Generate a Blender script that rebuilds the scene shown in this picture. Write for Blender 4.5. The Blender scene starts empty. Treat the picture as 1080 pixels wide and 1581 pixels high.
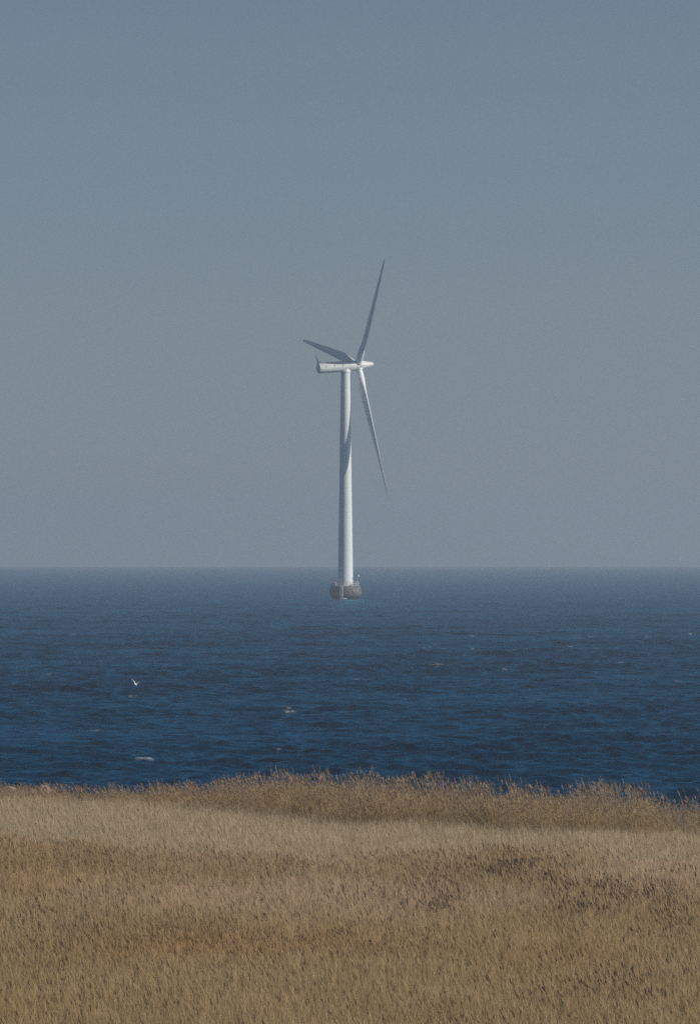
import bpy, bmesh, math, random
import numpy as np
from mathutils import Vector, Matrix
R = math.radians
random.seed(7)
rng = np.random.default_rng(11)
S = bpy.context.scene
COL = S.collection

# ------------------------------------------------------------------ camera
F = 13455.0                 # focal length in pixels of the 1080 x 1581 photograph
EYE = 13.0                  # camera height over the water
RE = 7.4e6                  # effective earth radius (with refraction)
cam = bpy.data.cameras.new('camera')
cam.sensor_fit = 'VERTICAL'; cam.sensor_height = 23.5; cam.sensor_width = 23.5
cam.lens = 200.0
cam.clip_start = 1.0; cam.clip_end = 90000.0
camo = bpy.data.objects.new('camera', cam); COL.objects.link(camo)
camo.location = (0, 0, EYE)
camo.rotation_euler = (R(90) + 59.5 / F, 0, 0)
S.camera = camo

# ------------------------------------------------------------------ light
SUN_AZ, SUN_EL = 106.5, 27.0      # azimuth clockwise from the view direction (+Y)
W = bpy.data.worlds.new('World'); S.world = W; W.use_nodes = True
nt = W.node_tree
sky = nt.nodes.new('ShaderNodeTexSky'); sky.sky_type = 'NISHITA'
sky.sun_disc = False
sky.sun_elevation = R(SUN_EL); sky.sun_rotation = R(SUN_AZ)
sky.altitude = 0; sky.air_density = 0.5; sky.dust_density = 0.25; sky.ozone_density = 1.5
bg = nt.nodes['Background']; bg.inputs['Strength'].default_value = 0.0485
nt.links.new(sky.outputs[0], bg.inputs['Color'])
sl = bpy.data.lights.new('sun', 'SUN'); sl.energy = 4.0; sl.angle = R(0.53)
sl.color = (1.0, 0.955, 0.895)
so = bpy.data.objects.new('sun', sl); COL.objects.link(so)
sd = Vector((math.sin(R(SUN_AZ)) * math.cos(R(SUN_EL)), math.cos(R(SUN_AZ)) * math.cos(R(SUN_EL)), math.sin(R(SUN_EL))))
so.rotation_euler = sd.to_track_quat('Z', 'Y').to_euler()
so.location = (60, -60, 80)
S.view_settings.view_transform = 'Standard'
S.view_settings.look = 'None'
S.view_settings.exposure = 0.0
S.view_settings.gamma = 1.0
try:
    S.cycles.volume_bounces = 1
    S.cycles.max_bounces = 6
    S.cycles.diffuse_bounces = 3
    S.cycles.glossy_bounces = 2
    S.cycles.transparent_max_bounces = 8
    S.cycles.use_denoising = False; S.cycles.sample_clamp_indirect = 1.5; S.cycles.use_adaptive_sampling = False; S.cycles.denoising_prefilter = 'ACCURATE'; S.cycles.denoising_input_passes = 'RGB_ALBEDO_NORMAL'
except Exception:
    pass

# ------------------------------------------------------------------ helpers
def tag(o, label=None, cat=None, group=None, kind=None):
    if label: o['label'] = label
    if cat: o['category'] = cat
    if group: o['group'] = group
    if kind: o['kind'] = kind
    return o

def link(name, me, mat=None, parent=None, smooth=False):
    o = bpy.data.objects.new(name, me); COL.objects.link(o)
    if mat: me.materials.append(mat)
    if smooth:
        me.polygons.foreach_set('use_smooth', [True] * len(me.polygons))
    if parent: o.parent = parent
    return o

def from_bm(name, bm, mat=None, parent=None, smooth=False, sharp=None):
    me = bpy.data.meshes.new(name)
    bmesh.ops.recalc_face_normals(bm, faces=bm.faces[:])
    bm.to_mesh(me); bm.free()
    o = link(name, me, mat, parent, smooth)
    if smooth and sharp is not None:
        me.set_sharp_from_angle(angle=R(sharp))
    return o

def grid_mesh(name, V, nr, nc):
    """V: (nr*nc,3) float array -> quad grid mesh, built quickly."""
    me = bpy.data.meshes.new(name)
    me.vertices.add(len(V)); me.vertices.foreach_set('co', V.astype(np.float32).ravel())
    i = np.arange((nr - 1) * (nc - 1)); r = i // (nc - 1); c = i % (nc - 1)
    a = r * nc + c
    q = np.stack([a, a + 1, a + nc + 1, a + nc], 1).astype(np.int32)
    n = len(q)
    me.loops.add(n * 4); me.polygons.add(n)
    me.loops.foreach_set('vertex_index', q.ravel())
    me.polygons.foreach_set('loop_start', np.arange(0, n * 4, 4, dtype=np.int32))
    me.polygons.foreach_set('use_smooth', np.ones(n, dtype=bool))
    me.update(calc_edges=True)
    return me

def lathe(bm, prof, n=48, cap0=True, cap1=True, M=None):
    """prof: list of (r, z)."""
    rings = []
    for r, z in prof:
        ring = []
        for k in range(n):
            t = 2 * math.pi * k / n
            p = Vector((r * math.cos(t), r * math.sin(t), z))
            if M: p = M @ p
            ring.append(bm.verts.new(p))
        rings.append(ring)
    for a, b in zip(rings, rings[1:]):
        for k in range(n):
            bm.faces.new((a[k], a[(k + 1) % n], b[(k + 1) % n], b[k]))
    if cap0: bm.faces.new(rings[0][::-1])
    if cap1: bm.faces.new(rings[-1])

def tube(bm, p, q, r, n=8, r2=None):
    p, q = Vector(p), Vector(q)
    r2 = r if r2 is None else r2
    d = (q - p); L = d.length
    M = Matrix.Translation(p) @ d.to_track_quat('Z', 'Y').to_matrix().to_4x4()
    lathe(bm, [(r, 0), (r2, L)], n, M=M)

def box(bm, c, s, M=None, bevel=0.0):
    g = bmesh.ops.create_cube(bm, size=1.0)
    vs = g['verts']
    T = Matrix.Translation(Vector(c)) @ Matrix.Diagonal((*s, 1))
    if M: T = M @ T
    bmesh.ops.transform(bm, matrix=T, verts=vs)
    if bevel:
        es = list({e for v in vs for e in v.link_edges})
        bmesh.ops.bevel(bm, geom=es, offset=bevel, segments=2, affect='EDGES')

def mat(name, base, rough=0.6, metal=0.0, spec=0.5):
    m = bpy.data.materials.new(name); m.use_nodes = True
    b = m.node_tree.nodes['Principled BSDF']
    b.inputs['Base Color'].default_value = (*base, 1)
    b.inputs['Roughness'].default_value = rough
    b.inputs['Metallic'].default_value = metal
    b.inputs['Specular IOR Level'].default_value = spec
    return m

def N(m, typ, **kw):
    n = m.node_tree.nodes.new(typ)
    for k, v in kw.items():
        if k in n.inputs: n.inputs[k].default_value = v
        else: setattr(n, k, v)
    return n

def L(m, a, b): m.node_tree.links.new(a, b)

def mottled(name, c0, c1, scale, rough, stretch=(1, 1, 1), bump=0.0, detail=6, spec=0.4):
    """Two tones mixed by object-space noise."""
    m = mat(name, c0, rough, spec=spec); b = m.node_tree.nodes['Principled BSDF']
    tc = N(m, 'ShaderNodeTexCoord'); mp = N(m, 'ShaderNodeMapping'); mp.inputs['Scale'].default_value = stretch
    nz = N(m, 'ShaderNodeTexNoise'); nz.inputs['Scale'].default_value = scale; nz.inputs['Detail'].default_value = detail
    rp = N(m, 'ShaderNodeValToRGB')
    rp.color_ramp.elements[0].position = 0.36; rp.color_ramp.elements[0].color = (*c0, 1)
    rp.color_ramp.elements[1].position = 0.66; rp.color_ramp.elements[1].color = (*c1, 1)
    L(m, tc.outputs['Object'], mp.inputs['Vector']); L(m, mp.outputs[0], nz.inputs['Vector'])
    L(m, nz.outputs['Fac'], rp.inputs[0]); L(m, rp.outputs[0], b.inputs['Base Color'])
    if bump:
        bp = N(m, 'ShaderNodeBump'); bp.inputs['Strength'].default_value = bump
        L(m, nz.outputs['Fac'], bp.inputs['Height']); L(m, bp.outputs[0], b.inputs['Normal'])
    return m

M_WHITE = mottled('turbine_white_paint', (0.80, 0.79, 0.76), (0.85, 0.84, 0.81), 0.35, 0.38, (1, 1, 0.15), spec=0.4)
M_NAC = mottled('nacelle_white_paint', (0.76, 0.74, 0.69), (0.84, 0.82, 0.78), 0.5, 0.42, (1, 1, 1), spec=0.4)
M_BLADE = mottled('blade_gelcoat', (0.82, 0.83, 0.83), (0.87, 0.88, 0.88), 0.25, 0.4, (1, 1, 0.3), spec=0.4)
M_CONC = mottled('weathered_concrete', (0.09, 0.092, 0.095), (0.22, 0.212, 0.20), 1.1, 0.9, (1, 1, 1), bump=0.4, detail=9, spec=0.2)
M_STEEL = mat('galvanised_steel', (0.48, 0.50, 0.52), 0.5, 0.3)
M_DARK = mat('dark_grille', (0.05, 0.05, 0.055), 0.6)
M_VANE = mat('weathered_grey_paint', (0.10, 0.11, 0.12), 0.6)
M_SEAM = mat('grey_sealant', (0.30, 0.30, 0.30), 0.6)

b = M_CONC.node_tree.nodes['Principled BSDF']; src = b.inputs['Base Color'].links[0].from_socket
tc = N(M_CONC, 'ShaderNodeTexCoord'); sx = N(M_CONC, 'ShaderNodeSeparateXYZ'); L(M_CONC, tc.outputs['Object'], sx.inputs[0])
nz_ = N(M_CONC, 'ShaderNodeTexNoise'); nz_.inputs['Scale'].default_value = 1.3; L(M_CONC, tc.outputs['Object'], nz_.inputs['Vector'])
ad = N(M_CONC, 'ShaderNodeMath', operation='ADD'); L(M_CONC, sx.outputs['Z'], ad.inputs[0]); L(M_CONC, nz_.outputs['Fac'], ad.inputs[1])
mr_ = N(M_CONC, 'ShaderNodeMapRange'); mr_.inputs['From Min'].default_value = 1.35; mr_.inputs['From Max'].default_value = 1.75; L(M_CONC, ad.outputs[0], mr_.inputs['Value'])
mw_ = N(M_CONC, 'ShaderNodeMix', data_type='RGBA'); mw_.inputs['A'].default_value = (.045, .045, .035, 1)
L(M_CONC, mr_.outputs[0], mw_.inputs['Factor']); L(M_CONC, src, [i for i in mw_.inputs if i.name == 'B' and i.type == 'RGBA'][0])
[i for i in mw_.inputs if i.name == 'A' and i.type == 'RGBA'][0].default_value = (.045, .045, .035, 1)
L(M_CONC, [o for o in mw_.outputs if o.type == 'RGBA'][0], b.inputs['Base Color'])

def sea_drop(d2): return -d2 / (2 * RE)

# ------------------------------------------------------------------ sea
def build_sea():
    # rows by distance, columns by slope x/(y+40): dense over the part the lens covers, coarse beyond it
    ds = [350.0]
    while ds[-1] < 3600:
        ds.append(ds[-1] + max(0.15, 0.16 * (ds[-1] / 430.0) ** 1.3))
    while ds[-1] < 20000:
        ds.append(ds[-1] * 1.035)
    D = np.array(ds)
    core = np.linspace(-0.054, 0.054, 900)
    side = 0.054 * np.exp(np.linspace(0.02, 6.6, 60))
    U = np.concatenate([-side[::-1], core, side])
    nr, nc = len(D), len(U)
    dD = np.gradient(D)[:, None].astype(np.float32)
    Y = np.repeat(D[:, None], nc, 1).astype(np.float32)
    X = (U[None, :] * (Y + 60)).astype(np.float32)
    far = np.clip(1 - (np.abs(U) - 0.054) / 0.02, 0, 1)[None, :].astype(np.float32)
    Z = np.zeros_like(Y); DX = np.zeros_like(Y); DY = np.zeros_like(Y)
    ncomp = 96
    lam = np.exp(np.linspace(math.log(13.0), math.log(0.6), ncomp)) * np.exp(rng.normal(0, 0.02, ncomp))
    B = 0.018
    dl = math.log(13.0 / 0.6) / ncomp
    main = R(205)                                   # the waves run to the left and a little towards the shore
    cut = int(np.searchsorted(D, 3600)); lost = np.zeros(nr)
    for i, l in enumerate(lam):
        k = 2 * math.pi / l
        a = math.sqrt(2 * B * dl) / k
        a *= float(np.interp(l, [2.0, 3.2, 6.0, 8.0, 13.0], [1.0, 1.15, 1.0, .6, .3]))
        spread = 0.55 + 0.5 * (i / ncomp)
        th = main + rng.normal(0, spread) if l < 2.8 else R(246) + rng.normal(0, .42)
        kx, ky = math.cos(th) * k, math.sin(th) * k
        ph = rng.uniform(0, 2 * math.pi)
        # drop what the row spacing can no longer carry
        w = np.clip(1.6 - dD[:cut] * abs(ky) / 1.3, 0, 1)
        lastrow = int(np.max(np.nonzero(w[:, 0] > 0)[0])) + 1 if np.any(w > 0) else 0
        wl = np.zeros(nr); wl[:cut] = w[:, 0]; lost += 0.5 * a * a * k * k * (1 - wl * wl)
        if lastrow == 0: continue
        sl_ = slice(0, lastrow)
        arg = kx * X[sl_] + (ky * Y[sl_] + ph)
        s_, c_ = np.sin(arg), np.cos(arg)
        aw = a * w[sl_] * far
        Z[sl_] += aw * s_
        DX[sl_] += 0.75 * aw * math.cos(th) * c_
        DY[sl_] += 0.75 * aw * math.sin(th) * c_
    # groups of bigger and smaller waves
    grp = 1.0 + 0.35 * np.sin(X * 0.021 + Y * 0.0171 + 1.0) * np.sin(Y * 0.031 - X * 0.043 + 0.4)
    Z *= grp; DX *= grp; DY *= grp
    # foam: broken crests at a few places (x, y, half width, half depth)
    foam = np.zeros_like(Z)
    spots = []
    for (u, v, w_, st) in FOAM:
        y = (EYE) * F / (v - 850.0)
        for _ in range(2):
            y = (EYE - sea_drop(y * y)) * F / (v - 850.0)
        spots.append(((u - 540) / F * y, y, w_ / F * y * 0.40, st * .8))
    for (fx, fy, hw, st) in spots:
        r0 = max(0, int(np.searchsorted(D, fy - 30))); r1 = int(np.searchsorted(D, fy + 30))
        if r1 - r0 < 4: continue
        xx = X[r0:r1]; yy = Y[r0:r1]
        # the crest nearest to the spot
        c0 = int(np.argmin(np.abs(xx[(r1 - r0) // 2] - fx)))
        dmax = 2.5 + fy * 0.002
        seg = (np.abs(yy[:, 0] - fy) < dmax * 1.5)
        zz = np.where(seg, Z[r0:r1, c0], -9)
        rr = int(np.argmax(zz)); yc = yy[rr, 0]
        yl = yc + 0.25 * np.sin(xx * 1.7 + fx) + 0.2 * np.sin(xx * 4.3 + 2 * fx)
        g = np.exp(-((xx - fx) / hw) ** 4) * np.exp(-((yy - yl) / (0.32 + fy * 0.0009)) ** 2)
        foam[r0:r1] = np.maximum(foam[r0:r1], g * st)
    Z = Z + foam * 0.05
    V = np.stack([X + DX, Y + DY, Z + sea_drop(X * X + Y * Y)], -1).reshape(-1, 3)
    me = grid_mesh('sea', V, nr, nc)
    at = me.attributes.new('foam', 'FLOAT', 'POINT'); at.data.foreach_set('value', foam.ravel().astype(np.float32))
    # ripples too small for the mesh at that distance become surface roughness
    al = np.sqrt(2 * (0.0006 + lost)); rgh = 0.42 * np.sqrt(np.clip(al, 0, 1))
    at = me.attributes.new('ripple', 'FLOAT', 'POINT'); at.data.foreach_set('value', np.repeat(rgh, nc).astype(np.float32))
    print('SEA', nr, nc, 'roughness', [round(float(np.interp(q, D, rgh)), 2) for q in (450, 700, 1000, 2000, 5000)])
    m = mat('sea_water', (0.0002, 0.036, 0.084), 0.12, spec=0.22)
    m.node_tree.nodes.remove(m.node_tree.nodes['Principled BSDF'])
    body = N(m, 'ShaderNodeBsdfDiffuse'); body.inputs['Color'].default_value = (0.0002, 0.0295, 0.063, 1)
    refl = N(m, 'ShaderNodeBsdfAnisotropic'); refl.inputs['Color'].default_value = (0.18, 0.66, 0.90, 1)
    fr = N(m, 'ShaderNodeFresnel'); fr.inputs['IOR'].default_value = 1.333
    bm_ = N(m, 'ShaderNodeMixShader'); L(m, fr.outputs[0], bm_.inputs[0]); L(m, body.outputs[0], bm_.inputs[1]); L(m, refl.outputs[0], bm_.inputs[2])
    geo = N(m, 'ShaderNodeNewGeometry')
    # fine ripples the mesh does not carry
    n1 = N(m, 'ShaderNodeTexNoise'); n1.inputs['Scale'].default_value = 4.0; n1.inputs['Detail'].default_value = 4; n1.inputs['Roughness'].default_value = 0.6
    L(m, geo.outputs['Position'], n1.inputs['Vector'])
    b1 = N(m, 'ShaderNodeBump'); b1.inputs['Strength'].default_value = 1.0; b1.inputs['Distance'].default_value = 0.07
    L(m, n1.outputs['Fac'], b1.inputs['Height'])
    n2 = N(m, 'ShaderNodeTexNoise'); n2.inputs['Scale'].default_value = 0.9; n2.inputs['Detail'].default_value = 3
    L(m, geo.outputs['Position'], n2.inputs['Vector'])
    b2 = N(m, 'ShaderNodeBump'); b2.inputs['Strength'].default_value = 1.0; b2.inputs['Distance'].default_value = 0.18
    L(m, n2.outputs['Fac'], b2.inputs['Height']); L(m, b1.outputs[0], b2.inputs['Normal'])
    [L(m, b2.outputs[0], q.inputs['Normal']) for q in (body, refl, fr)]
    ra = N(m, 'ShaderNodeAttribute'); ra.attribute_name = 'ripple'; L(m, ra.outputs['Fac'], refl.inputs['Roughness'])
    fa = N(m, 'ShaderNodeAttribute'); fa.attribute_name = 'foam'
    fn = N(m, 'ShaderNodeTexNoise'); fn.inputs['Scale'].default_value = 3.0; fn.inputs['Detail'].default_value = 5
    L(m, geo.outputs['Position'], fn.inputs['Vector'])
    mu = N(m, 'ShaderNodeMath', operation='MULTIPLY'); L(m, fa.outputs['Fac'], mu.inputs[0])
    mr = N(m, 'ShaderNodeMapRange'); mr.inputs['From Min'].default_value = 0.44; mr.inputs['From Max'].default_value = 0.56
    L(m, fn.outputs['Fac'], mr.inputs['Value']); L(m, mr.outputs[0], mu.inputs[1])
    fb = N(m, 'ShaderNodeBsdfDiffuse'); fb.inputs['Color'].default_value = (0.62, 0.64, 0.64, 1)
    mx = N(m, 'ShaderNodeMixShader')
    L(m, mu.outputs[0], mx.inputs[0]); L(m, bm_.outputs[0], mx.inputs[1]); L(m, fb.outputs[0], mx.inputs[2])
    L(m, mx.outputs[0], m.node_tree.nodes['Material Output'].inputs['Surface'])
    o = link('sea', me, m); tag(o, kind='structure')
    return o

FOAM = [  # where crests break: image column, image row, width in photo pixels, strength
    (150, 1130, 26, 1.0), (222, 1176, 34, 1.0), (447, 1102, 20, 1.0), (444, 1096, 10, .7), (200, 1077, 26, .45), (549, 1050, 12, .9),
    (655, 1002, 9, .9), (664, 1001, 6, .9), (684, 1003, 14, .9), (727, 1002, 6, .8), (672, 1030, 34, .55), (790, 1006, 14, .6),
    (865, 976, 12, 1.0), (909, 984, 8, .7), (728, 983, 12, .6), (954, 1025, 12, 1.0), (1045, 1054, 18, .6), (1066, 981, 8, .9),
    (970, 1149, 18, .5), (778, 1037, 10, .6), (112, 981, 12, .6), (75, 1044, 10, .5), (286, 901, 4, 1.0), (337, 920, 4, 1.0), (379, 921, 3, 1.0),
    (306, 915, 4, 1.0), (880, 1000, 16, .4), (430, 1165, 10, .5), (612, 911, 4, .8), (20, 1060, 14, .4), (1000, 985, 10, .5), (560, 985, 10, .4),
    (100, 935, 6, .7), (700, 945, 6, .7), (960, 925, 5, .7), (820, 950, 7, .6)]
build_sea()

# ------------------------------------------------------------------ ground
def lerp(x, xs, ys): return np.interp(x, xs, ys)
def u_of(x, y): return 540 + x * F / y
def rear_front(u):  return lerp(u, [-600, 0, 300, 540, 800, 1080, 1700], [418, 412, 398, 378, 366, 361, 356])
def shore(u):       return lerp(u, [-900, 0, 250, 540, 1080, 1900], [462, 458, 440, 415, 392, 388])
def build_ground():
    ys = np.concatenate([[-3000, -1200, -500, -200, -80, -40], np.arange(-20, 170, 8.0), np.arange(172, 500, 2.0), [505, 520, 560]])
    xc = np.arange(-60, 60.1, 2.0); xs = np.concatenate([-np.geomspace(3000, 66, 22), xc, np.geomspace(66, 3000, 22)])
    Y, X = np.meshgrid(ys, xs, indexing='ij')
    u = u_of(X, np.maximum(Y, 200))
    z = lerp(Y, [-3000, -60, 12, 60, 110, 160, 330], [10.5, 11.2, 11.25, 7.5, 2.6, .35, .25])
    sh = shore(u)
    z = np.where(Y > 170, 0.25 + 0.05 * np.sin(X * .3) * np.sin(Y * .21), z)
    z = np.where(Y > sh - 25, lerp((Y - sh), [-25, -8, 0, 10, 60, 200], [.25, .35, -.02, -.6, -2.2, -3.5]), z)
    V = np.stack([X, Y, z], -1).reshape(-1, 3)
    me = grid_mesh('ground', V, len(ys), len(xs))
    m = mottled('dry_reed_litter', (0.16, 0.115, 0.062), (0.30, 0.235, 0.15), 0.6, 0.95, detail=8, spec=0.1)
    o = link('ground', me, m); tag(o, kind='structure')
build_ground()

# ------------------------------------------------------------------ reeds
# each bed is ONE countless mass: a mesh that holds a few tuft shapes and thousands of loose points; a node group plants a tuft on each point
def blade_pts(p, d, L_, w, droop, n, side):
    """thin leaf strip: returns verts, quads."""
    vs = []; p = np.array(p, float); d = np.array(d, float); d /= np.linalg.norm(d)
    s = np.array(side, float); s /= np.linalg.norm(s)
    for i in range(n + 1):
        t = i / n
        ww = w * (1 - t) ** 0.7 * (0.55 + 0.9 * min(t * 4, 1)) / 1.3 + 0.0008
        vs.append(p - s * ww * .5); vs.append(p + s * ww * .5)
        p = p + d * L_ / n
        d = d + np.array([-0.25 * droop, 0, -droop]) / n * (0.4 + t); d /= np.linalg.norm(d)
    q = [(2 * i, 2 * i + 1, 2 * i + 3, 2 * i + 2) for i in range(n)]
    return vs, q

class Tuft:
    def __init__(s): s.v = []; s.f = []; s.c = []
    def add(s, vs, fs, col):
        b = len(s.v); s.v += [tuple(v) for v in vs]; s.f += [tuple(b + i for i in f) for f in fs]; s.c += [col] * len(vs)
    def stem(s, path, r0, r1, col):
        n = len(path); vs = []
        for i, p in enumerate(path):
            r = r0 + (r1 - r0) * i / (n - 1)
            for k in range(3):
                t = 2.094 * k
                vs.append((p[0] + r * math.cos(t), p[1] + r * math.sin(t), p[2]))
        fs = [(3 * i + k, 3 * i + (k + 1) % 3, 3 * i + 3 + (k + 1) % 3, 3 * i + 3 + k) for i in range(n - 1) for k in range(3)]
        s.add(vs, fs, col)

def jitter(c, a):
    k = 1 + random.uniform(-a, a)
    return (c[0] * k, c[1] * k * (1 + random.uniform(-.03, .03)), c[2] * k * (1 + random.uniform(-.08, .08)))

def make_tuft(n, rad, h0, h1, plume_p, plume_col, stem_col, leaf_col, plume_len=.24, leaves=3, lean=.07, stem_r=.0040, leafw=.015):
    T = Tuft()
    for _ in range(n):
        a = random.uniform(0, 6.283); rr = rad * math.sqrt(random.random())
        x, y = rr * math.cos(a), rr * math.sin(a)
        h = random.uniform(h0, h1)
        lx = -lean * random.uniform(.5, 1.5) * h; ly = random.uniform(-.08, .08) * h
        path = [(x + lx * (t ** 1.6), y + ly * t, h * t * (1 - .02 * t)) for t in (0, .35, .7, 1)]
        T.stem(path, stem_r, stem_r * .55, jitter(stem_col, .18))
        for k in range(leaves):
            t = random.uniform(.35, .97)
            p = (x + lx * t ** 1.6, y + ly * t, h * t)
            d = (-random.uniform(-.1, .7) + (.4 if random.random() < .3 else 0), random.uniform(-.6, .6), random.uniform(.6, 1.8))
            vs, q = blade_pts(p, d, random.uniform(.22, .48), leafw * random.uniform(.5, 1.1), random.uniform(.2, 1.3), 3,
                              (random.uniform(-1, 1), random.uniform(-1, 1), random.uniform(-.2, .6)))
            T.add(vs, q, jitter(leaf_col, .18))
        if random.random() < plume_p:
            top = np.array(path[-1]); pl = plume_len * random.uniform(.7, 1.25)
            bend = random.uniform(.15, .8)
            pc = jitter(plume_col, .35)
            for k in range(9):
                t = random.uniform(0, .75)
                o_ = top + np.array([-bend * .55 * pl * t ** 1.5, random.uniform(-.01, .01), pl * (t * .95 - bend * .35 * t * t)]) - np.array([0, 0, .03])
                d = (-random.uniform(.1, .7) * (.25 + bend) + random.uniform(-.12, .25), random.uniform(-.3, .3), random.uniform(.7, 1.3))
                vs, q = blade_pts(o_, d, pl * random.uniform(.38, .6), .022 * pl / .24, .5 + bend, 2,
                                  (random.uniform(-1, 1), random.uniform(-1, 1), random.uniform(-.5, .5)))
                T.add(vs, q, jitter(pc, .2))
    return T

def reed_material(name, trans=0.25):
    m = mat(name, (.3, .22, .13), 0.7, spec=0.15)
    b = m.node_tree.nodes['Principled BSDF']
    va = N(m, 'ShaderNodeAttribute'); va.attribute_name = 'col'
    ia = N(m, 'ShaderNodeAttribute'); ia.attribute_name = 'tint'; ia.attribute_type = 'INSTANCER'
    mx = N(m, 'ShaderNodeVectorMath', operation='MULTIPLY')
    L(m, va.outputs['Color'], mx.inputs[0]); L(m, ia.outputs['Vector'], mx.inputs[1])
    L(m, mx.outputs[0], b.inputs['Base Color'])
    tr = N(m, 'ShaderNodeBsdfTranslucent'); L(m, mx.outputs[0], tr.inputs['Color'])
    ms = N(m, 'ShaderNodeMixShader'); ms.inputs[0].default_value = trans
    L(m, b.outputs[0], ms.inputs[1]); L(m, tr.outputs[0], ms.inputs[2])
    L(m, ms.outputs[0], m.node_tree.nodes['Material Output'].inputs['Surface'])
    return m

def plant(name, tufts, P, which, scale, rot, tint, material, label, cat):
    """P (n,3) points; which (n,) tuft index; scale (n,3); rot (n,3); tint (n,3)"""
    V = []; Fc = []; C = []; pid = []
    for k, t in enumerate(tufts):
        b = len(V); V += t.v; Fc += [tuple(b + i for i in f) for f in t.f]; C += t.c; pid += [k] * len(t.v)
    nproto = len(V); n = len(P)
    me = bpy.data.meshes.new(name)
    me.from_pydata(V + [tuple(p) for p in P.tolist()], [], Fc)
    def attr(nm, typ, arr, key):
        a = me.attributes.new(nm, typ, 'POINT'); a.data.foreach_set(key, np.asarray(arr).ravel())
    z3 = np.zeros((nproto, 3), np.float32)
    attr('tuft', 'INT', np.array(pid + [-1 - int(w) for w in which], np.int32), 'value')
    attr('size', 'FLOAT_VECTOR', np.concatenate([z3 + 1, scale]).astype(np.float32), 'vector')
    attr('turn', 'FLOAT_VECTOR', np.concatenate([z3, rot]).astype(np.float32), 'vector')
    attr('tint', 'FLOAT_VECTOR', np.concatenate([z3 + 1, tint]).astype(np.float32), 'vector')
    cc = np.ones((nproto + n, 4), np.float32); cc[:nproto, :3] = np.array(C)
    attr('col', 'FLOAT_COLOR', cc, 'color')
    o = link(name, me, material); tag(o, label, cat, kind='stuff')
    ng = bpy.data.node_groups.new(name + '_planting', 'GeometryNodeTree')
    ng.interface.new_socket('Geometry', in_out='INPUT', socket_type='NodeSocketGeometry')
    ng.interface.new_socket('Geometry', in_out='OUTPUT', socket_type='NodeSocketGeometry')
    nn, ll = ng.nodes, ng.links
    gi = nn.new('NodeGroupInput'); go = nn.new('NodeGroupOutput')
    def named(nm, typ):
        q = nn.new('GeometryNodeInputNamedAttribute'); q.data_type = typ; q.inputs['Name'].default_value = nm; return q
    idn = named('tuft', 'INT'); sz = named('size', 'FLOAT_VECTOR'); tn = named('turn', 'FLOAT_VECTOR')
    e2r = nn.new('FunctionNodeEulerToRotation'); ll.new(tn.outputs['Attribute'], e2r.inputs[0])
    jn = nn.new('GeometryNodeJoinGeometry')
    for k in range(len(tufts)):
        def pick(val):
            c = nn.new('FunctionNodeCompare'); c.data_type = 'INT'; c.operation = 'EQUAL'
            ins = [i for i in c.inputs if i.type == 'INT']
            ll.new(idn.outputs['Attribute'], ins[0]); ins[1].default_value = val
            s = nn.new('GeometryNodeSeparateGeometry'); s.domain = 'POINT'
            ll.new(gi.outputs[0], s.inputs['Geometry']); ll.new(c.outputs['Result'], s.inputs['Selection'])
            return s.outputs['Selection']
        ip = nn.new('GeometryNodeInstanceOnPoints')
        ll.new(pick(-1 - k), ip.inputs['Points']); ll.new(pick(k), ip.inputs['Instance'])
        ll.new(e2r.outputs[0], ip.inputs['Rotation']); ll.new(sz.outputs['Attribute'], ip.inputs['Scale'])
        ll.new(ip.outputs[0], jn.inputs[0])
    ll.new(jn.outputs[0], go.inputs[0])
    md = o.modifiers.new('planting', 'NODES'); md.node_group = ng
    return o

# smooth value noise in world space, for patches of tone and height
_perm = rng.random((64, 64))
def vnoise(x, y):
    xi = np.floor(x).astype(int); yi = np.floor(y).astype(int); fx = x - xi; fy = y - yi
    fx = fx * fx * (3 - 2 * fx); fy = fy * fy * (3 - 2 * fy)
    g = lambda a, b: _perm[a % 64, b % 64]
    return (g(xi, yi) * (1 - fx) + g(xi + 1, yi) * fx) * (1 - fy) + (g(xi, yi + 1) * (1 - fx) + g(xi + 1, yi + 1) * fx) * fy
def fbm(x, y): return (vnoise(x, y) + .5 * vnoise(x * 2.1 + 7, y * 2.1 + 3) + .25 * vnoise(x * 4.3, y * 4.3 + 9)) / 1.75

STEM = (.452, .33, .172); LEAF = (.482, .354, .186); PALE = (.54, .432, .287)
DARKP = (.13, .088, .058); BROWNP = (.20, .13, .07); LIGHTP = (.38, .285, .185)
mreed = reed_material('dry_reed'); mpale = reed_material('pale_dry_grass'); mshore = reed_material('shore_reed')

def scatter(y0, y1, dens, half):
    """random points between two distances, over the width the lens covers plus a margin"""
    pts = []
    area = (y1 - y0) * 2 * half(y1)
    n = int(area * dens)
    y = rng.uniform(y0, y1, n); x = rng.uniform(-half(y1), half(y1), n)
    k = np.abs(x) < half(y)
    return x[k], y[k]
half = lambda y: .045 * y + 9

def gz(x, y): return np.full_like(x, .22)

# ---- front field: reeds with brown plumes
def g2(u, v, cu, cv, su, sv): return np.exp(-((u - cu) / su) ** 2 - ((v - cv) / sv) ** 2)
x, y = scatter(176, 366, 2.1, half)
u = u_of(x, y)
edge = lerp(u, [-300, 0, 200, 540, 900, 1080, 1400], [350, 346, 330, 318, 322, 312, 300]) + (fbm(x * .35, y * .12) - .5) * 34
k = (y < edge) & (rng.random(len(x)) < np.clip((edge - y) / 16 + .12, 0, 1)); x, y, u, edge = x[k], y[k], u[k], edge[k]
v = 850 + (EYE - 1.95) * F / y
nz = fbm(x * .22 + 5, y * .07); nz2 = fbm(x * .6, y * .16 + 20)
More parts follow.
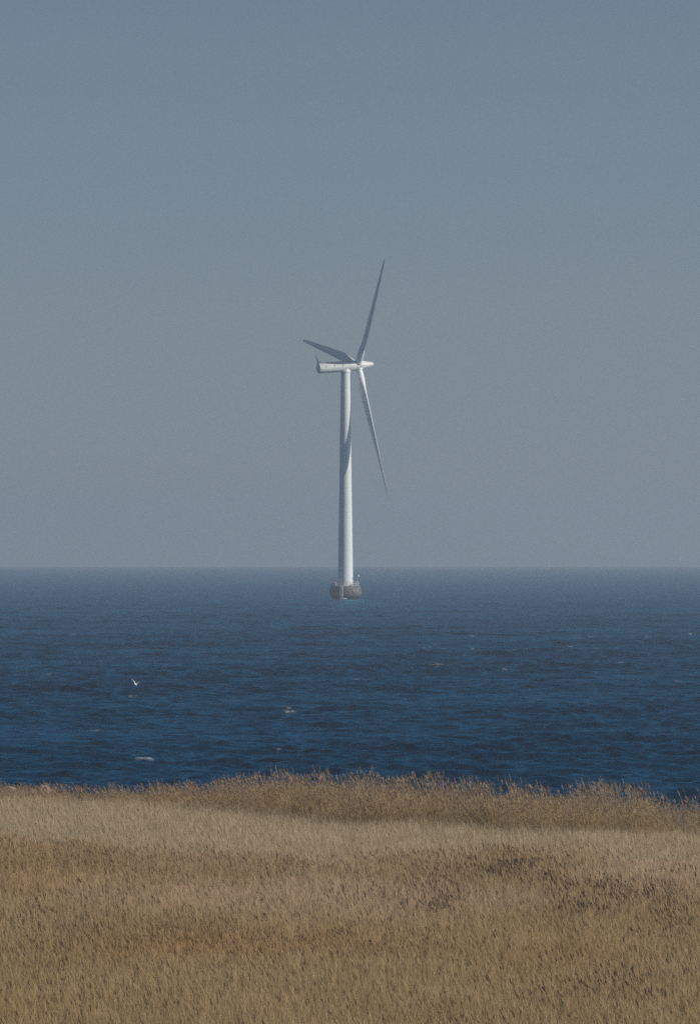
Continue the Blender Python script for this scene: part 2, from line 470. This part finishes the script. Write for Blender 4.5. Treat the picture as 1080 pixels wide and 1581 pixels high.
# plume density by place
pd = .04 + .16 * np.clip(nz2 - .45, 0, 1) * 2
pd += .3 * g2(u, v, 60, 1330, 260, 26) + .3 * g2(u, v, 300, 1335, 260, 16) + .4 * g2(u, v, 860, 1322, 190, 20) + .2 * g2(u, v, 520, 1322, 160, 10)
pd += .55 * g2(u, v, 330, 1448, 200, 20) + .35 * g2(u, v, 600, 1450, 160, 18) + .3 * g2(u, v, 120, 1460, 140, 24)
dk = .75 * g2(u - 0, v + (u - 780) * .22 * (u < 780) - (u - 780) * .16 * (u > 780), 790, 1345, 130, 16) + .45 * g2(u, v, 700, 1400, 60, 20) + .3 * g2(u, v, 920, 1400, 100, 30)
dk += .3 * g2(u, v, 940, 1545, 120, 18) + .3 * g2(u, v, 1050, 1400, 30, 40)
pd -= .35 * g2(u, v, 450, 1390, 260, 22) + .3 * g2(u, v, 1000, 1350, 120, 24) + .25 * g2(u, v, 500, 1540, 300, 30)
pd = pd * 1.15
eb = np.exp(-np.clip(edge - y, 0, 99) / 11.0)          # towards the pale grass the reeds pale too
pd = pd * (1 - .35 * eb)
dk = dk * .95 * np.clip((fbm(x * .9 + 13, y * .3 + 5) - .36) * 5, 0, 1.3)
tufts = []
for i in range(4): tufts.append(make_tuft(60, .55, 1.45, 1.95, .0, DARKP, STEM, LEAF, leaves=3, stem_r=.0034, leafw=.011))              # 0-3 no plumes
for i in range(4): tufts.append(make_tuft(54, .55, 1.5, 2.05, .22, BROWNP, STEM, LEAF, .17, leaves=3, stem_r=.0034, leafw=.011))        # 4-7 brown plumes
for i in range(4): tufts.append(make_tuft(32, .5, 1.6, 2.15, .32, DARKP, STEM, LEAF, .20, leaves=3, stem_r=.0034, leafw=.011))          # 8-11 dark plumes
for i in range(2): tufts.append(make_tuft(50, .6, 1.45, 2.0, .10, DARKP, STEM, LEAF, .17, leaves=3, stem_r=.0034, leafw=.011))          # 12-13 a few dark
r = rng.random(len(x)); r2 = rng.random(len(x))
w = rng.integers(0, 4, len(x))
w = np.where(r < pd, rng.integers(4, 8, len(x)), w)
w = np.where((r >= pd) & (r2 < .25), rng.integers(12, 14, len(x)), w)
w = np.where(r2 > 1 - dk, rng.integers(8, 12, len(x)), w)
P = np.stack([x, y, gz(x, y)], -1)
hs = .88 + .24 * nz
# the far edge of the field thins out and drops into the pale grass
hs *= lerp(edge - y, [0, 10, 30], [.82, .94, 1.0])
# pale streaks and warmer patches (real tone of the dead stems)
pale = np.clip(.9 * g2(u, v, 420, 1385, 380, 24) + .9 * g2(u, v, 1030, 1345, 140, 34) + .6 * g2(u, v, 560, 1400, 300, 30) + (nz2 - .5), 0, 1)
pale = np.clip(pale + .9 * eb, 0, 1.2)
warm = np.clip(.9 * g2(u, v, 350, 1460, 260, 26) + .7 * g2(u, v, 60, 1350, 130, 60) + .6 * g2(u, v, 900, 1470, 120, 24) + .5 * g2(u, v, 100, 1560, 500, 40) + (.5 - nz) * .8, 0, 1)
base = .92 + .18 * (fbm(x * 1.3, y * .4) - .5)
tint = np.stack([base * (1 + .20 * pale + .05 * warm), base * (1 + .19 * pale - .055 * warm), base * (1 + .42 * pale - .15 * warm)], -1)
sc = np.stack([np.ones_like(x), np.ones_like(x), hs], -1) * rng.uniform(.9, 1.1, len(x))[:, None]
rot = np.stack([rng.uniform(-.05, .05, len(x)), rng.uniform(-.10, .06, len(x)), rng.uniform(-.5, .5, len(x))], -1)
plant('reed_bed', tufts, P, w, sc, rot, tint, mreed, 'dry golden brown reeds with dark seed plumes filling the foreground field', 'reeds')

# ---- pale grass between the field and the shore reeds
x, y = scatter(296, 424, 2.6, half)
u = u_of(x, y)
rf = rear_front(u) + (fbm(x * .4 + 30, y * .2) - .5) * 5
k = (y < rf + 4) & (y > 300); x, y, u, rf = x[k], y[k], u[k], rf[k]
tufts = [make_tuft(60, .55, .75, 1.15, .0, LIGHTP, PALE, PALE, leaves=2, lean=.07, stem_r=.0026, leafw=.010) for i in range(4)]
tufts += [make_tuft(30, .55, .85, 1.30, .05, BROWNP, PALE, PALE, .16, leaves=2, lean=.07, stem_r=.0030, leafw=.010) for i in range(2)]
w = rng.integers(0, 4, len(x)); w = np.where(rng.random(len(x)) < .12 + .5 * (y < 335), rng.integers(4, 6, len(x)), w)
P = np.stack([x, y, gz(x, y)], -1)
b_ = .98 + .10 * (fbm(x * .5, y * .15 + 3) - .5)
tint = np.stack([b_, b_ * .99, b_ * .95], -1)
hs = .85 + .3 * fbm(x * .3, y * .1)
sc = np.stack([np.ones_like(x), np.ones_like(x), hs], -1)
rot = np.stack([rng.uniform(-.05, .05, len(x)), rng.uniform(-.10, .06, len(x)), rng.uniform(-.5, .5, len(x))], -1)
plant('pale_grass', tufts, P, w, sc, rot, tint, mpale, 'band of pale fine dry grass between the reed field and the taller shore reeds', 'grass')

# ---- tall reeds along the shore
x, y = scatter(350, 440, 2.5, half)
u = u_of(x, y)
rf = rear_front(u) + (fbm(x * .4 + 30, y * .2) - .5) * 5
depth = lerp(u, [0, 300, 540, 980, 1040, 1080, 1300], [20, 20, 20, 16, 9, 8, 9])
k = (y > rf) & (y < rf + depth) & (y < shore(u) - 3); x, y, u, rf = x[k], y[k], u[k], rf[k]
tufts = [make_tuft(30, .5, 2.1, 2.75, .38, LIGHTP, (.46, .345, .175), (.50, .38, .20), .22, leaves=4, lean=.06) for i in range(4)]
tufts += [make_tuft(16, .5, 2.5, 3.2, .9, (.40, .31, .21), (.38, .29, .17), (.41, .31, .19), .30, leaves=3, lean=.08) for i in range(3)]
tufts += [make_tuft(5, .6, 2.75, 3.5, .95, (.43, .335, .23), (.38, .29, .17), (.41, .31, .19), .32, leaves=2, lean=.09) for i in range(3)]
r = rng.random(len(x)); w = rng.integers(0, 4, len(x)); w = np.where(r < .14, rng.integers(4, 7, len(x)), w)
w = np.where((r > .80 - .15 * (u < 420)), rng.integers(7, 10, len(x)), w)
P = np.stack([x, y, gz(x, y)], -1)
H = lerp(u, [-300, 0, 180, 330, 430, 560, 900, 985, 1050, 1080, 1400], [.39, .39, .41, .52, .75, .81, .795, .775, .74, .77, .8])
hs = H * (.90 + .15 * fbm(x * .7, y * .3 + 11)) * lerp(y - rf, [0, 3, 8], [.72, .9, 1.0])
hs = np.where(w >= 4, hs * 1.03, hs)
nz = fbm(x * .8, y * .3 + 50)
warm = np.clip(lerp(u, [0, 350, 600, 1080], [.45, .6, .3, .2]) + (nz - .5), 0, 1)
b_ = .92 + .35 * (nz - .5)
tint = np.stack([b_ * (1 + .03 * warm), b_ * (1 - .07 * warm), b_ * (1 - .16 * warm)], -1)
sc = np.stack([np.ones_like(x), np.ones_like(x), hs], -1)
rot = np.stack([rng.uniform(-.05, .05, len(x)), rng.uniform(-.12, .05, len(x)), rng.uniform(-.5, .5, len(x))], -1)
plant('shore_reeds', tufts, P, w, sc, rot, tint, mshore, 'tall tawny reeds with feathery pale plumes lining the water edge', 'reeds')

# ------------------------------------------------------------------ boulders on the shore
def boulder(u0, v0, ztop, d, s, seed, label):
    rs = np.random.default_rng(seed)
    bm = bmesh.new(); bmesh.ops.create_icosphere(bm, subdivisions=3, radius=1)
    ph = rs.uniform(0, 6, 6)
    for v_ in bm.verts:
        p = v_.co
        k_ = 1 + .16 * math.sin(3.1 * p.x + ph[0]) * math.sin(2.7 * p.y + ph[1]) + .10 * math.sin(5.3 * p.z + ph[2] + 2 * p.x) + .05 * math.sin(9 * p.x + ph[3]) * math.sin(8 * p.y + ph[4])
        q = p * k_
        q.z = max(q.z, -.55)
        for n_ in (Vector((.5, -.6, .62)).normalized(), Vector((-.7, -.2, .68)).normalized(), Vector((.1, .3, .95)).normalized()):
            e = q.dot(n_) - .78
            if e > 0: q = q - n_ * e * .8
        v_.co = Vector((q.x * s[0], q.y * s[1], q.z * s[2]))
    o = from_bm('boulder', bm, M_ROCK, smooth=True, sharp=38)
    zc = ztop - .78 * s[2]
    o.location = ((u0 - 540) / F * d, d, zc); o.rotation_euler.z = rs.uniform(0, 6)
    tag(o, label, 'boulder', 'pale boulders along the water edge')
M_ROCK = mottled('pale_beach_rock', (.22, .20, .17), (.44, .41, .36), 2.2, .9, bump=.5, detail=8, spec=.2)
def zrow(v, d): return EYE - (v - 850) * d / F
boulder(14, 0, zrow(1214, 436), 436, (.5, .4, .36), 1, 'low pale boulder at the far left end of the shore reeds')
boulder(68, 0, zrow(1213, 434), 434, (.50, .42, .40), 2, 'pale boulder with a dark cleft behind the short reeds on the left')

# ------------------------------------------------------------------ wind turbine
TD = 2377.0; TX = (533.0 - 540) / F * TD
turb = bpy.data.objects.new('wind_turbine', None); COL.objects.link(turb)
turb.location = (TX, TD, sea_drop(TD * TD)); turb.empty_display_size = 5
tag(turb, 'white three bladed wind turbine standing on a round concrete foundation in the sea', 'wind turbine')

bm = bmesh.new()
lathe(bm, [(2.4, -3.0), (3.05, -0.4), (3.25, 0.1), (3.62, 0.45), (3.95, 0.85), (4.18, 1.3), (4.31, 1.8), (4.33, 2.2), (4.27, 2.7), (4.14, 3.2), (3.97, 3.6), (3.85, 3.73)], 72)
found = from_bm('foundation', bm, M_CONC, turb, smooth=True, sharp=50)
def on_base(name, bm, m, **k): return from_bm(name, bm, m, found, **k)
bm = bmesh.new()
nr_ = 26; rr = 3.62
for i in range(nr_):
    t = 2 * math.pi * i / nr_
    tube(bm, (rr * math.cos(t), rr * math.sin(t), 3.73), (rr * math.cos(t), rr * math.sin(t), 4.86), .06, 6)
for zz in (4.3, 4.86):
    for i in range(nr_):
        t, t2 = 2 * math.pi * i / nr_, 2 * math.pi * (i + 1) / nr_
        tube(bm, (rr * math.cos(t), rr * math.sin(t), zz), (rr * math.cos(t2), rr * math.sin(t2), zz), .055, 6)
on_base('railing', bm, M_STEEL)
# boat ladder: two uprights standing off the concrete, with rungs
bm = bmesh.new()
lx = -.85; ly = -4.55
for dx in (-.0, -.62):
    tube(bm, (lx + dx, ly, -1.2), (lx + dx, ly, 4.0), .10 if dx == 0 else .03, 10)
    for zz in (.9, 3.3): tube(bm, (lx + dx, ly, zz), (lx + dx, ly + .9, zz), .06, 6)
for i in range(14): tube(bm, (lx - .62, ly, -.6 + i * .33), (lx, ly, -.6 + i * .33), .022, 6)
on_base('boat_ladder', bm, M_WHITE, smooth=True, sharp=40)
bm = bmesh.new()
tube(bm, (.1 - .55, -3.75, .25), (.1 + .35, -3.75, .25), .16, 10); on_base('fender', bm, M_WHITE, smooth=True, sharp=40)
# lantern pole
bm = bmesh.new()
tube(bm, (3.15, -1.2, 3.73), (3.27, -1.2, 6.55), .07, 8, .05)
tube(bm, (3.27, -1.2, 6.55), (3.05, -1.2, 6.85), .04, 6)
on_base('lantern_pole', bm, M_STEEL)
bm = bmesh.new()
lathe(bm, [(.16, 6.25), (.22, 6.3), (.22, 6.62), (.10, 6.75)], 12, M=Matrix.Translation((3.50, -1.2, 0)))
on_base('lantern', bm, M_WHITE, smooth=True, sharp=40)
for (cx, cy, w_, h_) in ((-2.56, -1.9, .26, 1.15), (-2.1, -2.4, .16, .85), (2.35, -2.1, .22, .8), (2.85, -1.8, .26, 1.0), (3.3, -.6, .2, .8), (1.75, -2.7, .18, .55)):
    bm = bmesh.new(); box(bm, (cx, cy, 3.73 + h_ / 2), (w_, w_, h_), bevel=.02); on_base('equipment_box', bm, M_WHITE)
# tower
bm = bmesh.new()
TZ = 61.9
prof = [(2.09 + (1.24 - 2.09) * t, 3.735 + (TZ - 3.735) * t) for t in [i / 12 for i in range(13)]]
lathe(bm, prof, 64)
tower = from_bm('tower', bm, M_WHITE, turb, smooth=True, sharp=50)
for zz in (3.80, 22.5, 42.5):
    t = (zz - 3.735) / (TZ - 3.735); rr_ = 2.09 + (1.24 - 2.09) * t
    bm = bmesh.new(); e = .10 if zz < 5 else .012
    lathe(bm, [(rr_ + e, zz - .05), (rr_ + e, zz + .06)], 64); from_bm('flange', bm, M_WHITE, tower, smooth=True, sharp=50)
bm = bmesh.new()
lathe(bm, [(1.05, TZ - .05), (1.36, TZ), (1.42, TZ + .25), (1.36, TZ + .55), (1.2, TZ + .95)], 48)
from_bm('yaw_collar', bm, M_WHITE, tower, smooth=True, sharp=60)
# door on the far side of the tower foot, with a step
bm = bmesh.new(); box(bm, (.3, 2.02, 5.0), (.85, .12, 1.95), bevel=.03)
from_bm('door', bm, M_SEAM, tower)

# nacelle frame: s forward along the shaft, t to the right seen from behind, n up
AZ = math.atan2(.39, .921); TILT = R(4.6)
HUBZ = 63.95
a_ = Vector((math.cos(AZ) * math.cos(TILT), math.sin(AZ) * math.cos(TILT), math.sin(TILT)))
t_ = Vector((math.sin(AZ), -math.cos(AZ), 0))
n_ = t_.cross(a_).normalized()
HF = 3.75                      # hub centre ahead of the tower axis
hub = Vector((0, 0, HUBZ)) + Vector((math.cos(AZ), math.sin(AZ), 0)) * HF
def frame(origin, x, y, z):
    m = Matrix.Identity(4)
    for i in range(3):
        m[i][0] = x[i]; m[i][1] = y[i]; m[i][2] = z[i]; m[i][3] = origin[i]
    return m
NF = frame(hub, t_, n_, a_)     # z forward
NF2 = frame(hub, t_, n_, a_)
bm = bmesh.new()
lathe(bm, [(1.20, -11.85), (1.38, -11.78), (1.43, -11.6), (1.45, -9.0), (1.45, -3.0), (1.42, -1.35), (1.36, -1.05)], 56, M=NF)
nac = from_bm('nacelle', bm, M_NAC, turb, smooth=True, sharp=40)
bm = bmesh.new(); lathe(bm, [(1.16, -11.86), (1.14, -11.92), (.2, -11.98)], 48, M=NF); from_bm('rear_cover', bm, M_SEAM if False else M_WHITE, nac, smooth=True, sharp=50)
def cyl_patch(ang0, ang1, s0, s1, rad):
    """curved plate on the nacelle skin; angle from straight up, positive to the right seen from behind"""
    bm = bmesh.new(); k = 6; vs = []
    for i in range(k + 1):
        an = R(ang0 + (ang1 - ang0) * i / k)
        for s_ in (s0, s1): vs.append(bm.verts.new(NF @ Vector((rad * math.sin(an), rad * math.cos(an), s_))))
    for i in range(k): bm.faces.new((vs[2 * i], vs[2 * i + 1], vs[2 * i + 3], vs[2 * i + 2]))
    r_ = bmesh.ops.extrude_face_region(bm, geom=bm.faces[:])
    for v_ in [g for g in r_['geom'] if isinstance(g, bmesh.types.BMVert)]:
        loc = NF.inverted() @ v_.co; loc.x *= .97; loc.y *= .97; v_.co = NF @ loc
    return bm
for s_ in (-10.0, -7.5, -5.0):
    from_bm('vent', cyl_patch(70, 82, s_ - .15, s_ + .15, 1.465), M_DARK, nac)
from_bm('hatch', cyl_patch(142, 158, -8.3, -7.3, 1.47), M_DARK, nac)
bm = bmesh.new(); box(bm, (0, 1.55, -11.35), (.6, .42, .75), M=NF, bevel=.05); from_bm('sensor_box', bm, M_WHITE, nac)
bm = bmesh.new()
b0 = NF @ Vector((.1, 1.4, -11.7)); b1 = NF @ Vector((.1, 3.5, -12.35))
tube(bm, b0, b1, .24, 8, .06)
tube(bm, b1 - Vector((.35, 0, .1)), b1 + Vector((.2, 0, -.05)), .05, 6); from_bm('wind_vane', bm, M_VANE, nac)
bm = bmesh.new(); tube(bm, NF @ Vector((0, 1.35, -5.3)), NF @ Vector((0, 2.0, -5.3)), .04, 6); from_bm('lightning_rod', bm, M_STEEL, nac)

# hub and spinner
bm = bmesh.new()
lathe(bm, [(1.0, -1.02), (1.30, -1.0), (1.33, -.6), (1.33, .7), (1.28, 1.0), (.60, 4.1), (.50, 4.35), (.30, 4.5)], 48, M=NF)
hubo = from_bm('hub', bm, M_NAC, turb, smooth=True, sharp=40)

# blades
def airfoil(c, th, n=28):
    """closed section; x from leading edge (+) to trailing (-), y thickness; blends from circle to airfoil"""
    pts = []
    blend = max(0.0, min(1.0, (1.0 - th) / .7))
    for i in range(n):
        t = 2 * math.pi * i / n
        cx, cy = .5 * math.cos(t), .5 * math.sin(t)
        xx = .5 * (1 + math.cos(t))                   # 1 at leading edge
        s = 1 - xx
        yt = 5 * .2 * (.2969 * math.sqrt(max(s, 0)) - .126 * s - .3516 * s * s + .2843 * s ** 3 - .1036 * s ** 4) / .2 * .5
        ya = yt * 2 * (1 if math.sin(t) >= 0 else -1)
        ya = ya * th * 1.0 + .02 * math.sin(math.pi * s) * (1)
        X_ = (1 - blend) * cx + blend * (xx - .70)
        Y_ = (1 - blend) * cy + blend * ya
        pts.append((X_ * c, Y_ * c))
    return pts
def blade(theta):
    """theta: from up, positive to the right seen from behind"""
    th = R(theta)
    a_ = Vector((math.cos(AZ) * math.cos(R(6)), math.sin(AZ) * math.cos(R(6)), math.sin(R(6))))   # the rotor leans back a little more than the nacelle
    n_ = t_.cross(a_).normalized()
    n_ = n_ if n_.z > 0 else -n_
    rad = t_ * math.sin(th) + n_ * math.cos(th)
    e = -t_ * math.cos(th) + n_ * math.sin(th)         # leading edge runs anticlockwise seen from behind
    secs = [(1.15, 1.75, 1.0, 16), (2.0, 1.75, 1.0, 16), (3.2, 1.95, .82, 16), (5.0, 2.45, .48, 12), (7.0, 2.85, .33, 11), (9.0, 2.92, .27, 9.5), (12, 2.78, .24, 7.5), (16, 2.45, .22, 6),
            (20, 2.12, .20, 4), (25, 1.72, .18, 2.5), (30, 1.32, .17, 1), (34, 1.05, .16, 0), (36.3, .84, .16, 0), (37.4, .56, .16, 0), (37.9, .16, .16, 0)]
    sa = np.array(secs); fine = []
    for r_ in np.concatenate([np.linspace(1.15, 36.3, 44), [36.9, 37.4, 37.7, 37.9]]):
        win = np.linspace(-2.4, 2.4, 25) if 3.6 < r_ < 34 else [0]
        fine.append((r_, *[float(np.mean([np.interp(r_ + q_, sa[:, 0], sa[:, j]) for q_ in win])) for j in (1, 2, 3)]))
    bm = bmesh.new(); rings = []
    for (r_, c_, t2, tw) in fine:
        b_ = R(tw + 0.0)
        E = e * math.cos(b_) + a_ * math.sin(b_)
        Nn = -a_ * math.cos(b_) + e * math.sin(b_)     # suction side, downwind
        o_ = hub + rad * r_ 
        rings.append([bm.verts.new(o_ + E * px + Nn * py) for px, py in airfoil(c_, t2)])
    n = len(rings[0])
    for p, q in zip(rings, rings[1:]):
        for k in range(n): bm.faces.new((p[k], p[(k + 1) % n], q[(k + 1) % n], q[k]))
    bm.faces.new(rings[0][::-1]); bm.faces.new(rings[-1])
    o = from_bm('blade', bm, M_BLADE, turb, smooth=True, sharp=70)
    bm = bmesh.new()
    MM = frame(hub, e, a_, rad)
    lathe(bm, [(.93, 1.05), (1.0, 1.12), (1.0, 1.42), (.93, 1.48)], 32, M=MM)
    from_bm('root_collar', bm, M_WHITE, o, smooth=True, sharp=40)
for th in (41.5, 161.5, 281.5): blade(th)

# ------------------------------------------------------------------ gull
def gull():
    GD = 700.0; p = Vector(((209 - 540) / F * GD, GD, zrow(1056.5, GD)))
    g = bpy.data.objects.new('gull', None); COL.objects.link(g); g.location = p
    g.rotation_euler = (R(14), R(22), R(58))
    tag(g, 'white gull flying low over the water with its wings raised', 'bird')
    mw = mat('gull_white', (.80, .80, .80), .8); mg = mat('gull_grey', (.55, .57, .60), .8); md_ = mat('gull_dark', (.05, .05, .05), .8); mo = mat('gull_bill', (.5, .15, .04), .6)
    # body: along +X, lofted, with the head in one surface
    prof = [(-.20, .012, .0), (-.16, .03, .0), (-.08, .062, -.004), (.02, .074, -.01), (.10, .060, -.004), (.145, .040, .012), (.175, .040, .022), (.20, .034, .022), (.222, .014, .016)]
    bm = bmesh.new(); rings = []
    for (px, r_, dz) in prof:
        rings.append([bm.verts.new((px, r_ * math.cos(6.2832 * k / 14), dz + r_ * .92 * math.sin(6.2832 * k / 14))) for k in range(14)])
    for a, b in zip(rings, rings[1:]):
        for k in range(14): bm.faces.new((a[k], a[(k + 1) % 14], b[(k + 1) % 14], b[k]))
    bm.faces.new(rings[0]); bm.faces.new(rings[-1][::-1])
    from_bm('body', bm, mw, g, smooth=True)
    bm = bmesh.new(); tube(bm, (.215, 0, .014), (.262, 0, .004), .009, 6, .002); from_bm('bill', bm, mo, g)
    for s_ in (-1, 1):
        bm = bmesh.new(); tube(bm, (.195, s_ * .030, .030), (.195, s_ * .036, .030), .006, 6); from_bm('eye', bm, md_, g)
    bm = bmesh.new()
    vs = [bm.verts.new(q) for q in ((-.15, -.03, .006), (-.15, .03, .006), (-.29, .065, 0), (-.30, 0, .0), (-.29, -.065, 0))]
    bm.faces.new(vs); bmesh.ops.solidify(bm, geom=bm.faces[:], thickness=.006); from_bm('tail', bm, mw, g)
    for s_ in (-1, 1):
        # span stations: (y, z, leading x, chord, thickness)
        st = [(.04, .03, .10, .15, .022), (.14, .11, .125, .145, .018), (.25, .20, .13, .13, .013), (.36, .25, .09, .105, .010), (.46, .275, .02, .07, .006), (.54, .28, -.06, .03, .003)]
        bm = bmesh.new(); rings = []
        for (yy, zz, xl, ch, tk) in st:
            sec = []
            for k in range(12):
                t = 6.2832 * k / 12
                xx = .5 * (1 + math.cos(t)); sec.append(bm.verts.new((xl - ch * (1 - xx), s_ * yy * (1 if s_ > 0 else .62), zz * (1 if s_ > 0 else 1.35) + tk * math.sin(t) * (.4 + .9 * xx) + .018 * math.sin(math.pi * xx))))
            rings.append(sec)
        for a, b in zip(rings, rings[1:]):
            for k in range(12): bm.faces.new((a[k], a[(k + 1) % 12], b[(k + 1) % 12], b[k]))
        bm.faces.new(rings[0]); bm.faces.new(rings[-1])
        from_bm('wing', bm, mw, g, smooth=True)
gull()

# ------------------------------------------------------------------ haze
bm = bmesh.new()
box(bm, (0, 9000, 40), (44000, 22500, 170))
hz = from_bm('haze', bm); tag(hz, 'pale blue sea haze thickening towards the horizon', 'haze', kind='stuff')
m = bpy.data.materials.new('sea_haze'); m.use_nodes = True
m.node_tree.nodes.remove(m.node_tree.nodes['Principled BSDF'])
pv = N(m, 'ShaderNodeVolumePrincipled')
pv.inputs['Color'].default_value = (.865, .925, .99, 1)
pv.inputs['Density'].default_value = 0.000175
pv.inputs['Anisotropy'].default_value = 0.35
L(m, pv.outputs[0], m.node_tree.nodes['Material Output'].inputs['Volume'])
hz.data.materials.append(m)
